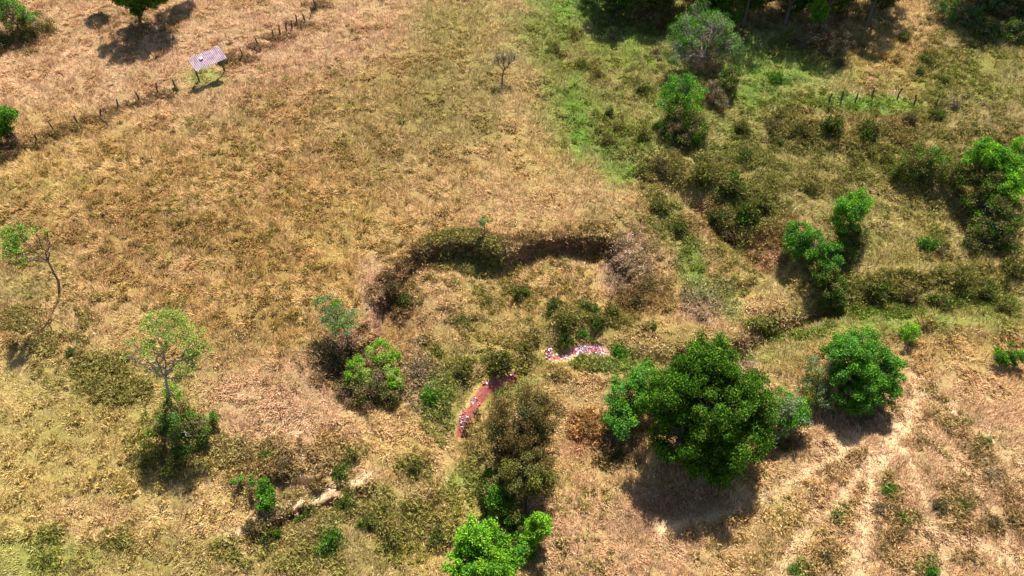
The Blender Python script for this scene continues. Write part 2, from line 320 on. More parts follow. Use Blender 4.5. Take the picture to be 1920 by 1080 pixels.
def leaves(clusters, n, size, pals, seed, flat=.9, jag=1.0, up=.4):
    """clusters: (centre xyz, radius) list; returns verts, quads, colours of n small leaves spread over the clumps"""
    r = np.random.RandomState(seed)
    n = int(n * 2.4); C = np.array([c for c, _ in clusters]); R = np.array([q for _, q in clusters])
    wgt = R ** 2; k = r.choice(len(C), n, p=wgt / wgt.sum())
    d = r.randn(n, 3); d /= np.linalg.norm(d, axis=1, keepdims=True)
    rad = R[k] * np.clip(1 - np.abs(r.randn(n)) * .38 * jag + .16 * r.randn(n), .05, 1.5)
    p = C[k] + d * rad[:, None] * np.array([1, 1, flat])
    nrm = d * .4 + r.randn(n, 3) * .75 + np.array([0, 0, up]); nrm /= np.linalg.norm(nrm, axis=1, keepdims=True)
    t = np.cross(nrm, r.randn(n, 3)); t /= np.linalg.norm(t, axis=1, keepdims=True); b = np.cross(nrm, t)
    s = size * .55 * r.uniform(.55, 1.35, n)[:, None]
    P = np.stack([p - t * s, p - b * s * .55, p + t * s, p + b * s * .55], 1)
    pi = r.randint(0, len(pals), len(C)); ctint = r.uniform(.8, 1.2, len(C))
    pal = np.stack([LP[q] for q in pals])
    c = pal[pi[k], r.randint(0, 3, n)] * (ctint[k] * r.uniform(.75, 1.25, n))[:, None]
    dry = r.rand(n) < .05; c[dry] = c[dry] * .6 + LP['straw'][0] * .4
    return P.reshape(-1, 3), np.arange(n * 4).reshape(-1, 4), np.repeat(c, 4, 0)
def tube(path, r0, r1, sides=6):
    path = [np.array(p, float) for p in path]; n = len(path); Vs = []; Fs = []
    for i, p in enumerate(path):
        d = path[min(i + 1, n - 1)] - path[max(i - 1, 0)]; d /= np.linalg.norm(d) + 1e-9
        a = np.cross(d, [.3, .9, .2]); a /= np.linalg.norm(a); b = np.cross(d, a)
        rr = r0 + (r1 - r0) * i / (n - 1)
        for s in range(sides):
            th = 2 * math.pi * s / sides; Vs.append(p + (a * math.cos(th) + b * math.sin(th)) * rr)
        if i:
            for s in range(sides):
                q = (i - 1) * sides; s2 = (s + 1) % sides; Fs.append((q + s, q + s2, q + sides + s2, q + sides + s))
    return np.array(Vs), np.array(Fs)
def join(parts):
    Vs = []; Fs = []; o = 0
    for v, f in parts: Vs.append(v); Fs.append(f + o); o += len(v)
    return np.concatenate(Vs), np.concatenate(Fs)
def limb(a, b, r0, r1, r, wob=.08, seg=5, sides=6):
    a = np.array(a, float); b = np.array(b, float); L = np.linalg.norm(b - a); pts = []
    for i in range(seg + 1):
        t = i / seg; p = a + (b - a) * t
        if 0 < i < seg: p = p + r.randn(3) * wob * L * .6
        pts.append(p)
    return tube(pts, r0, r1, sides), pts
def make_tree(name, label, cat, lobes, pals, n, leaf, base=None, seed=1, group=None, flat=.85, trunk_r=.16, clus=.36, sparse=1.0,
              twigs=0, bark=None, fork=.35, parts=('trunk', 'crown'), bend=None, jag=1.0, up=.4):
    """lobes: (u, v, height, radius in photo px); real positions and metres are worked out from the terrain"""
    r = np.random.RandomState(seed); LW = []
    for (u, v, h, rp) in lobes:
        p = at(u, v, h); LW.append((np.array(p), rp / scale_at(*p)))
    if base: b = at(*base)
    else: b = Vector(LW[0][0]); b.z = gz(b.x, b.y)
    root = empty(name, b, label, cat, group); b0 = np.array(b)
    LW = [(p - b0, q) for p, q in LW]
    cl = []
    for p, q in LW:
        k = max(3, int(sparse * 7 * (q / (clus * 2.2)) ** 2 ** .5 * 2.2)) if q > .7 else 4
        for _ in range(k):
            d = r.randn(3); d /= np.linalg.norm(d); rr = q * r.uniform(.55, .92)
            c = p + d * rr * np.array([1, 1, flat])
            gzl = gz(b.x + c[0], b.y + c[1]) - b.z
            if c[2] < gzl + .15: c[2] = gzl + .15 + r.rand() * .2
            cl.append((c, r.uniform(.55, 1.25) * min(clus * max(q, .5) ** .5, q * .6)))
    v, f, c = leaves(cl, n, leaf, pals, seed + 5, flat, jag, up)
    tips = []; tp = []
    if bend is None:
        top = np.mean([p for p, _ in LW], 0) * fork; top[2] = max(.3, LW[0][0][2] * fork); tpath = [np.zeros(3) - [0, 0, .15], top * .5 + r.randn(3) * .05, top]
    else:
        tpath = [np.zeros(3) - [0, 0, .15]] + [np.array(at(*q)) - b0 for q in bend]; top = tpath[-1]
    tp.append(tube(tpath, trunk_r * 1.25, trunk_r * .75, 8))
    for p, q in LW:
        lm, pts = limb(top, p + [0, 0, q * .1], trunk_r * .7, trunk_r * .3, r); tp.append(lm)
        near = [c_ for c_, _ in cl if np.linalg.norm(c_ - p) < q * 1.05]
        r.shuffle(near)
        for c_ in near[:max(3, twigs or int(len(near) * .35))]:
            st = pts[r.randint(2, len(pts))]
            tp.append(limb(st, c_, trunk_r * .28, .012, r, .1, 4, 4)[0])
    tv, tf = join(tp)
    link(parts[0], mesh(parts[0], tv, tf, None, bark or M_BARK, True), root)
    link(parts[1], mesh(parts[1], v, f, c, M_LEAF), root)
    return root
T = make_tree
# --- large trees
T('broadleaf_tree', 'largest tree, broad dark green dome casting the widest shadow on the dry slope', 'tree',
  [(1322,742,5.6,105),(1298,715,6.4,58),(1345,765,6.0,66),(1335,668,7.2,48),(1262,745,5.2,66),(1392,745,5.2,66),(1310,690,6.8,55),(1345,822,3.8,85),(1275,820,3.6,62),(1400,815,3.6,58),(1330,860,2.8,55)],
  ['dark'], 78000, .135, base=(1318,905), seed=11, trunk_r=.34, clus=.36, sparse=.62, jag=.9)
T('shrubby_tree', 'jade green bush tucked under the left side of the largest dark tree', 'tree',
  [(1180,745,2.3,48),(1215,715,2.6,38),(1165,790,1.7,35)], ['jade', 'green'], 11000, .12, seed=12, trunk_r=.1)
T('shrubby_tree', 'feathery pale green bush at the right edge of the largest dark tree', 'tree',
  [(1478,765,2.2,40),(1455,790,1.8,32),(1500,780,1.7,20)], ['jade', 'sage', 'green'], 8500, .11, seed=13, trunk_r=.09)
T('round_tree', 'compact bright green round tree right of the largest dark tree', 'tree',
  [(1612,680,3.6,72),(1648,690,3.2,50),(1590,660,3.8,44),(1610,725,2.4,54),(1650,730,2.2,38)], ['green', 'green', 'jade'], 34000, .12, base=(1612,775), seed=14, trunk_r=.2, clus=.33, sparse=.7)
T('shrubby_tree', 'sparse greyish sage bush leaning against the round bright green tree', 'tree',
  [(1540,700,2.0,42),(1525,735,1.5,34),(1555,745,1.3,28)], ['sage', 'sage', 'olive'], 6500, .1, seed=15, trunk_r=.08, twigs=14, bark=M_PALEBARK)
T('broadleaf_tree', 'vivid lime green leafy tree cut by the bottom edge of the view', 'tree',
  [(905,1035,4.2,62),(890,1000,4.6,36),(945,1050,3.8,42),(870,1060,3.6,40),(915,1090,2.8,60)], ['lime', 'lime', 'green'], 21000, .14, seed=16, trunk_r=.17)
T('shrub', 'small lime green bush just right of the vivid lime tree', 'shrub',
  [(1012,980,2.2,24),(998,1005,1.8,20)], ['lime'], 3600, .12, seed=17, trunk_r=.07)
T('shrub', 'dull dark green bush filling the gap behind the two lime bushes', 'shrub',
  [(985,1020,1.2,30),(965,1000,1.5,24)], ['bush', 'mid'], 3500, .11, seed=18, trunk_r=.06)
T('thorn_tree', 'brownish sparse tree with bare limbs showing beside the red gully', 'tree',
  [(972,778,4.6,62),(1025,780,4.5,42),(945,818,4.0,32),(1000,765,4.8,40),(985,830,3.6,50),(1020,850,3.2,34)], ['brown', 'brown', 'bush'], 19000, .1, base=(985,905), seed=19, trunk_r=.16, twigs=26, sparse=.9)
T('thorn_tree', 'olive brown tree standing directly below the brownish sparse tree', 'tree',
  [(985,885,3.2,50),(1015,900,2.8,34),(955,860,3.0,34)], ['brown', 'olive', 'bush'], 11000, .11, base=(990,965), seed=20, trunk_r=.14, twigs=18)
T('shrubby_tree', 'dark green thicket tree along the stream above the vivid lime tree', 'tree',
  [(942,925,2.4,36),(925,900,2.0,26),(950,960,1.8,34)], ['mid', 'bush', 'green'], 8000, .12, seed=21, trunk_r=.09)
T('shrub', 'small yellow-green bush glowing inside the brownish sparse tree', 'shrub', [(952,818,1.6,18),(945,828,1.3,12)], ['lime', 'pale'], 1100, .11, seed=22, trunk_r=.04)
# --- middle left group
T('shrub', 'upper lime green bush of the clump below the flat-topped small tree', 'shrub', [(715,658,1.6,28),(735,668,1.2,18)], ['lime', 'pale'], 2400, .11, seed=23, trunk_r=.05)
T('shrub', 'lime green bush at the lower left of the dark clump', 'shrub', [(668,695,1.5,26),(690,712,1.2,22)], ['lime', 'pale'], 2400, .11, seed=24, trunk_r=.05)
T('shrub', 'lime green bush on the right flank of the dark clump', 'shrub', [(742,710,1.3,20),(728,694,1.2,14)], ['lime', 'pale'], 1700, .11, seed=25, trunk_r=.05)
T('shrub', 'dark shaded bush at the heart of the lime bush clump', 'shrub', [(695,735,.8,42),(730,738,.7,30),(660,740,.6,30),(705,700,.8,26)], ['bush', 'bush', 'purple'], 7000, .12, seed=26, trunk_r=.07)
T('flat_topped_tree', 'small flat-topped tree with thin trunk and green wispy crown above the clump', 'tree',
  [(612,575,3.4,30),(650,592,3.3,26),(640,612,2.9,26),(620,602,3.2,24),(672,600,3.0,14)], ['green', 'sage', 'sage'], 2900, .1, base=(654,652), seed=27, flat=.35, trunk_r=.07, twigs=8, bark=M_BARK, fork=.6)
# --- left edge trees
T('leaning_tree', 'leaning tree with long bare grey limbs and tufts of leaf at its tip', 'tree',
  [(28,440,7.6,24),(16,468,7.2,20),(34,482,6.8,15),(62,430,7.4,13),(90,438,6.8,9)], ['green', 'pale', 'pale'], 1500, .12, base=(110,549), seed=28, trunk_r=.09, bark=M_BARK,
  bend=[(110,528,1.3),(100,510,2.5),(90,490,3.8)], twigs=5)
T('feathery_tree', 'airy light green tree with see-through crown on the left field', 'tree',
  [(322,612,9.0,46),(285,604,8.8,26),(364,640,8.4,32),(352,680,7.4,28),(288,655,8.0,28),(252,645,7.6,18),(288,690,6.8,16),(376,660,7.6,22),(345,706,6.2,20),(298,706,6.2,16),(240,668,7,14)], ['pale', 'pale', 'pale'], 5200, .1, base=(322,768), seed=29,
  trunk_r=.11, bark=M_PALEBARK, twigs=8, flat=.6, fork=.5, sparse=.9)
T('shrubby_tree', 'dark green tangled bush below the airy light green tree', 'tree',
  [(330,775,1.3,34),(385,795,1.2,32),(350,820,.9,36),(300,800,.8,24)], ['bush', 'mid', 'bush'], 5200, .12, seed=30, trunk_r=.1, twigs=10, bark=M_PALEBARK)
T('shrub', 'olive ragged bush on the lower left of the dark tangled bush', 'shrub', [(285,850,.7,26),(320,868,.6,24),(262,880,.4,18)], ['olive', 'bush'], 2600, .11, seed=31, trunk_r=.04)
T('shrub', 'pale green bush capping the dark tangled bush', 'shrub', [(322,738,1.8,18),(310,725,1.6,12)], ['pale', 'lime'], 1000, .1, seed=32, trunk_r=.04)
T('broadleaf_tree', 'dark green tree cut off by the top left edge, spreading shadow below', 'tree',
  [(268,-20,4.6,42),(262,6,2.6,24),(236,-2,3.0,20),(295,0,3.0,20),(300,-18,4.4,30),(235,-16,5.6,34),(205,-30,5.6,26),(180,-55,4.6,30),(325,-62,4.6,36),(285,-35,5.8,36),(350,-85,4.8,24)], ['mid', 'dark'], 30000, .17, base=(262,34), seed=33, trunk_r=.2, twigs=10)
T('broadleaf_tree', 'green bush with purple-brown twigs in the far upper left corner', 'tree',
  [(18,22,2.6,32),(50,30,2.2,20),(-10,10,3,30)], ['pale', 'sage', 'green'], 5500, .15, seed=34, trunk_r=.12)
T('shrub', 'brown dry bush fringing the corner green bush', 'shrub', [(68,45,.8,26),(40,60,.6,26),(95,48,.5,14),(0,80,.6,24)], ['brown', 'bush', 'olive'], 3200, .13, seed=35, trunk_r=.05)
T('broadleaf_tree', 'rounded green tree cut by the left edge beside its own dark shade', 'tree',
  [(4,215,2.9,26),(-20,225,3,34),(0,235,2.2,26)], ['green', 'mid'], 6500, .14, seed=36, trunk_r=.12)
T('shrub', 'dark dry bush under the rounded tree at the left edge', 'shrub', [(12,268,.8,24),(-12,280,.7,26),(14,290,.5,18)], ['purple', 'bush'], 2400, .13, seed=37, trunk_r=.05)
T('sapling', 'slim sapling with one round green tuft above the dark bank', 'sapling', [(908,412,1.9,11),(902,418,1.7,8)], ['jade', 'sage'], 420, .09, base=(911,447), seed=38, trunk_r=.035, clus=.3)
T('bare_tree', 'leafless grey tree standing alone at the top of the field', 'tree', [(945,100,3.2,22),(930,108,2.8,16),(965,106,2.7,14)], ['grey'], 380, .06, base=(942,160), seed=39, trunk_r=.09, bark=M_BARK, twigs=34, clus=.5, sparse=2, fork=.45)
# --- upper middle cluster
T('thorn_tree', 'half-bare tree with green rim and tangle of grey twigs in its crown', 'tree',
  [(1285,62,4.0,40),(1340,55,3.8,44),(1372,85,3.2,26),(1268,100,3.2,28),(1310,30,3.6,30)], ['green', 'sage', 'mid'], 9500, .12, base=(1320,135), seed=40, trunk_r=.15, twigs=40, bark=M_PALEBARK, sparse=.9)
T('shrub', 'mass of dry grey twigs in front of the half-bare tree', 'shrub', [(1325,95,1.6,42),(1345,110,1.2,28),(1300,120,1.0,24)], ['grey', 'purple', 'straw'], 5000, .08, seed=41, trunk_r=.06, twigs=50, bark=M_PALEBARK)
T('shrubby_tree', 'bright green tree with dark skirt below the half-bare tree', 'tree', [(1276,165,3.4,34),(1300,176,3.0,26),(1258,190,2.6,30),(1290,195,2.4,30)], ['green', 'jade', 'lime'], 5200, .13, seed=42, trunk_r=.11)
T('shrub', 'dark shadowy bush at the foot of the bright green skirted tree', 'shrub', [(1278,225,1.6,42),(1300,245,1.1,32),(1262,250,1.0,26),(1285,262,.6,28)], ['bush', 'purple', 'dark'], 8000, .13, seed=43, trunk_r=.08)
T('shrub', 'dark green bush hugging the lower right of the half-bare tree', 'shrub', [(1374,142,1.7,22),(1360,160,1.3,20)], ['mid', 'bush'], 3000, .12, seed=44, trunk_r=.06)
T('shrub', 'brown twiggy bush between the skirted tree and the dark green bush', 'shrub', [(1335,170,1.2,24),(1345,190,.9,22)], ['brown', 'purple', 'grey'], 2800, .1, seed=45, trunk_r=.05, twigs=20)
# --- right side
T('broadleaf_tree', 'lime crowned tree by the right edge beside a big dark hollow', 'tree',
  [(1845,288,4.2,36),(1878,300,4.0,34),(1905,320,3.8,34),(1880,345,3.0,44),(1925,280,4,30)], ['lime', 'green', 'green'], 14000, .14, base=(1870,385), seed=46, trunk_r=.17)
T('broadleaf_tree', 'dark leafy tree under the lime crown at the right edge', 'tree',
  [(1845,340,2.8,38),(1815,325,2.4,32),(1850,385,2.0,44),(1890,400,2.0,40),(1860,425,1.4,42),(1835,450,.8,36),(1885,450,.8,36)], ['dark', 'bush', 'bush'], 15000, .13, seed=47, trunk_r=.15)
T('shrubby_tree', 'olive bush whose shaded flank hangs left of the lime crowned tree', 'tree', [(1720,300,1.6,34),(1760,308,1.7,36),(1700,320,1.0,26),(1785,330,1.3,28)], ['bush', 'olive', 'mid'], 9000, .12, seed=48, trunk_r=.09)
T('shrubby_tree', 'upright green tree on the gully slope beyond the right dark thicket', 'tree', [(1598,385,3.6,34),(1590,408,3.0,30),(1612,372,3.4,22)], ['green', 'lime', 'jade'], 7500, .12, base=(1600,448), seed=49, trunk_r=.11)
T('shrubby_tree', 'broad leafed mixed green bush on the rust coloured gully bank', 'tree', [(1500,440,2.0,30),(1530,462,2.0,34),(1560,480,1.6,30),(1490,465,1.6,22)], ['mid', 'jade', 'green'], 8000, .13, seed=50, trunk_r=.09)
T('shrub', 'dark bush shading the foot of the upright green tree', 'shrub', [(1595,450,1.1,32),(1580,475,.8,28),(1610,435,1.2,20)], ['bush', 'dark'], 4500, .12, seed=51, trunk_r=.06)
T('shrub', 'dark green bush trailing down the gully to the stream', 'shrub', [(1545,510,1.2,28),(1560,540,1.0,28),(1568,565,.6,20),(1530,495,1.1,20)], ['mid', 'bush', 'dark'], 6000, .12, seed=52, trunk_r=.06)
T('shrub', 'small bright green bush behind the round tree', 'shrub', [(1705,625,.9,20)], ['lime', 'green'], 1200, .1, seed=53, trunk_r=.04)
T('shrub', 'spreading light green bush on the dry slope at the right edge', 'shrub', [(1885,662,1.1,22),(1905,672,1.0,20),(1865,672,.8,12)], ['lime', 'mid'], 2400, .11, seed=54, trunk_r=.05)
T('shrub', 'green bush at the lower end of the left boundary line', 'shrub', [(492,915,1.4,20),(498,935,1.1,20),(470,900,1.2,12)], ['mid', 'green'], 2200, .11, seed=55, trunk_r=.05)
T('shrub', 'thin wispy green seedling bush left of the boundary bush', 'shrub', [(445,905,.9,14)], ['pale', 'green'], 300, .09, seed=56, trunk_r=.03, bark=M_PALEBARK, twigs=8)
# --- wood along the top right
wood = [(1160,-30,5,42,'dark','purple','leftmost dark tree of the shaded wood edge along the top'),
 (1235,-25,5,40,'bush','dark','dark tree in the wood edge behind the half-bare tree'),
 (1330,-30,6,46,'mid','dark','leafy dark tree peeping over the half-bare tree'),
 (1420,-45,7,56,'dark','bush','tall dark tree throwing deep shade left of the small bright wood-edge tree'),
 (1500,-35,6.5,44,'dark','mid','dark tree crowded against the left of the small bright wood-edge tree'),
 (1580,-45,7.5,56,'dark','bush','tall dark tree crowded against the right of the small bright wood-edge tree'),
 (1665,-42,6.5,46,'dark','purple','last dark tree of the wood before the worn tan trail'),
 (1860,-35,5.5,52,'dark','sage','dark tree at the top edge right of the tan trail'),
 (1930,-15,4.5,46,'sage','bush','greyish dark tree in the far upper right corner')]
for i, (u, v, h, rp, a, b_, lab) in enumerate(wood):
    T('broadleaf_tree', lab, 'tree', [(u, v - 14, h, rp), (u - rp * .5, v - 60, h, rp), (u + rp * .6, v - 66, h, rp), (u, v - 105, h, rp), (u - rp * .7, v + 4, h * .72, rp * .7), (u + rp * .7, v + 6, h * .7, rp * .7), (u + 4, v + 26, h * .5, rp * .6), (u - 8, v + 40, h * .25, rp * .5)],
      [a, a, b_], 15000, .22, seed=60 + i, trunk_r=.2, group='trees of the wood edge along the top')
T('shrubby_tree', 'small bright green tree at the shaded edge of the wood', 'tree', [(1535,12,3.0,22),(1538,30,2.4,16),(1530,-5,3.2,18)], ['green', 'lime'], 3200, .13, seed=71, trunk_r=.08)
T('shrub', 'tangle of dry purple-grey scrub below the small bright wood-edge tree', 'shrub', [(1528,72,1.0,32),(1560,85,.8,26),(1500,78,.6,20),(1590,78,.6,18)], ['purple', 'brown', 'grey'], 5200, .12, seed=72, trunk_r=.05, twigs=24, bark=M_PALEBARK)
T('shrub', 'sage bush dotted with pale leaves right of the tan trail', 'shrub', [(1790,20,1.4,26),(1825,35,1.2,26),(1760,10,1.3,20)], ['sage', 'mid', 'bush'], 4200, .13, seed=73, trunk_r=.05)
T('shrub', 'grey-green bush along the top right thicket', 'shrub', [(1850,55,1.0,26),(1895,60,1.1,30),(1915,40,1.4,26)], ['sage', 'bush', 'dark'], 4800, .13, seed=74, trunk_r=.05)
T('shrub', 'dark bush in the shade under the wood left of the half-bare tree', 'shrub', [(1240,28,1.4,28),(1215,15,1.2,24),(1262,35,1.1,20)], ['bush', 'purple'], 4200, .13, seed=75, trunk_r=.05)
T('shrub', 'dark green bush reaching the top edge behind the half-bare tree', 'shrub', [(1365,22,2.0,30),(1345,8,2.2,26)], ['dark', 'mid'], 4500, .13, seed=76, trunk_r=.06)

# ------------------------------------------------------------------ small bushes: prototypes, then copies
def blades(r, K, c0, R, H, pals):
    '''radiating blade-like leaves rising from a rough mound'''
    d = r.randn(K, 3); d[:, 2] = np.abs(d[:, 2]); d /= np.linalg.norm(d, axis=1, keepdims=True)
    az = np.arctan2(d[:, 1], d[:, 0]); rim = 1 + .3 * np.sin(az * 3 + r.rand() * 6) + .2 * np.sin(az * 5 + r.rand() * 6)
    p = c0 + d * np.array([R, R, H]) * (rim * r.uniform(.2, 1, K))[:, None]
    t = d * .7 + r.randn(K, 3) * .5 + [0, 0, .35]; t /= np.linalg.norm(t, axis=1, keepdims=True); b = np.cross(t, r.randn(K, 3)); b /= np.linalg.norm(b, axis=1, keepdims=True)
    s = r.uniform(.035, .1, K)[:, None]
    P = np.stack([p - b * s * .28, p + b * s * .28, p + t * s * 1.6], 1).reshape(-1, 3)
    pal = np.stack([LP[q] for q in pals]); c = pal[r.randint(0, len(pals), K), r.randint(0, 3, K)] * r.uniform(.7, 1.3, (K, 1))
    return P, np.repeat(c, 3, 0)
def make_bush(pals, n, seed, leaf=.08, tall=.8, spiky=False):
    r = np.random.RandomState(seed); cl = []
    for _ in range(7):
        a = r.rand() * 6.28; q = r.rand() ** .5 * .32
        cl.append((np.array([math.cos(a) * q, math.sin(a) * q, r.uniform(.12, .38) * tall]), r.uniform(.14, .24)))
    v, f, c = leaves(cl, int(n * .45), leaf, pals, seed, 1.0, 1.2, .2)
    K = int(n * 2.0); P, cc = blades(r, K, np.zeros(3), .45, tall * .75, pals + pals + ['brown'])
    v = np.concatenate([v, P]); cc = np.concatenate([c, cc])
    f = [tuple(q) for q in f] + [(len(c) + 3 * i, len(c) + 3 * i + 1, len(c) + 3 * i + 2) for i in range(K)]
    me = bpy.data.meshes.new('foliage'); me.from_pydata([tuple(q) for q in v], [], f); me.materials.append(M_LEAF)
    at_ = me.color_attributes.new('Col', 'FLOAT_COLOR', 'POINT'); c4 = np.ones((len(v), 4), np.float32); c4[:, :3] = cc; at_.data.foreach_set('color', c4.ravel())
    parts = []
    for _ in range(9):
        a = r.rand() * 6.28; e = np.array([math.cos(a) * .38, math.sin(a) * .38, r.uniform(.35, .62) * tall])
        parts.append(limb([0, 0, -.05], e, .018, .006, r, .08, 3, 4)[0])
    sv, sf = join(parts)
    return me, mesh('stem', sv, sf, None, M_BARK, True)
PROTO = {}
for k, (p, n, tl) in {'dark': (['bush', 'bush', 'dark'], 700, .9), 'purple': (['purple', 'bush'], 560, .8), 'olive': (['olive', 'bush'], 650, .8), 'green': (['mid', 'green'], 560, .9),
     'straw': (['straw', 'brown'], 600, .8), 'grey': (['grey', 'purple'], 520, .7)}.items():
    PROTO[k] = [make_bush(p, n, 200 + 7 * len(PROTO) + j, tall=tl) for j in range(2)]
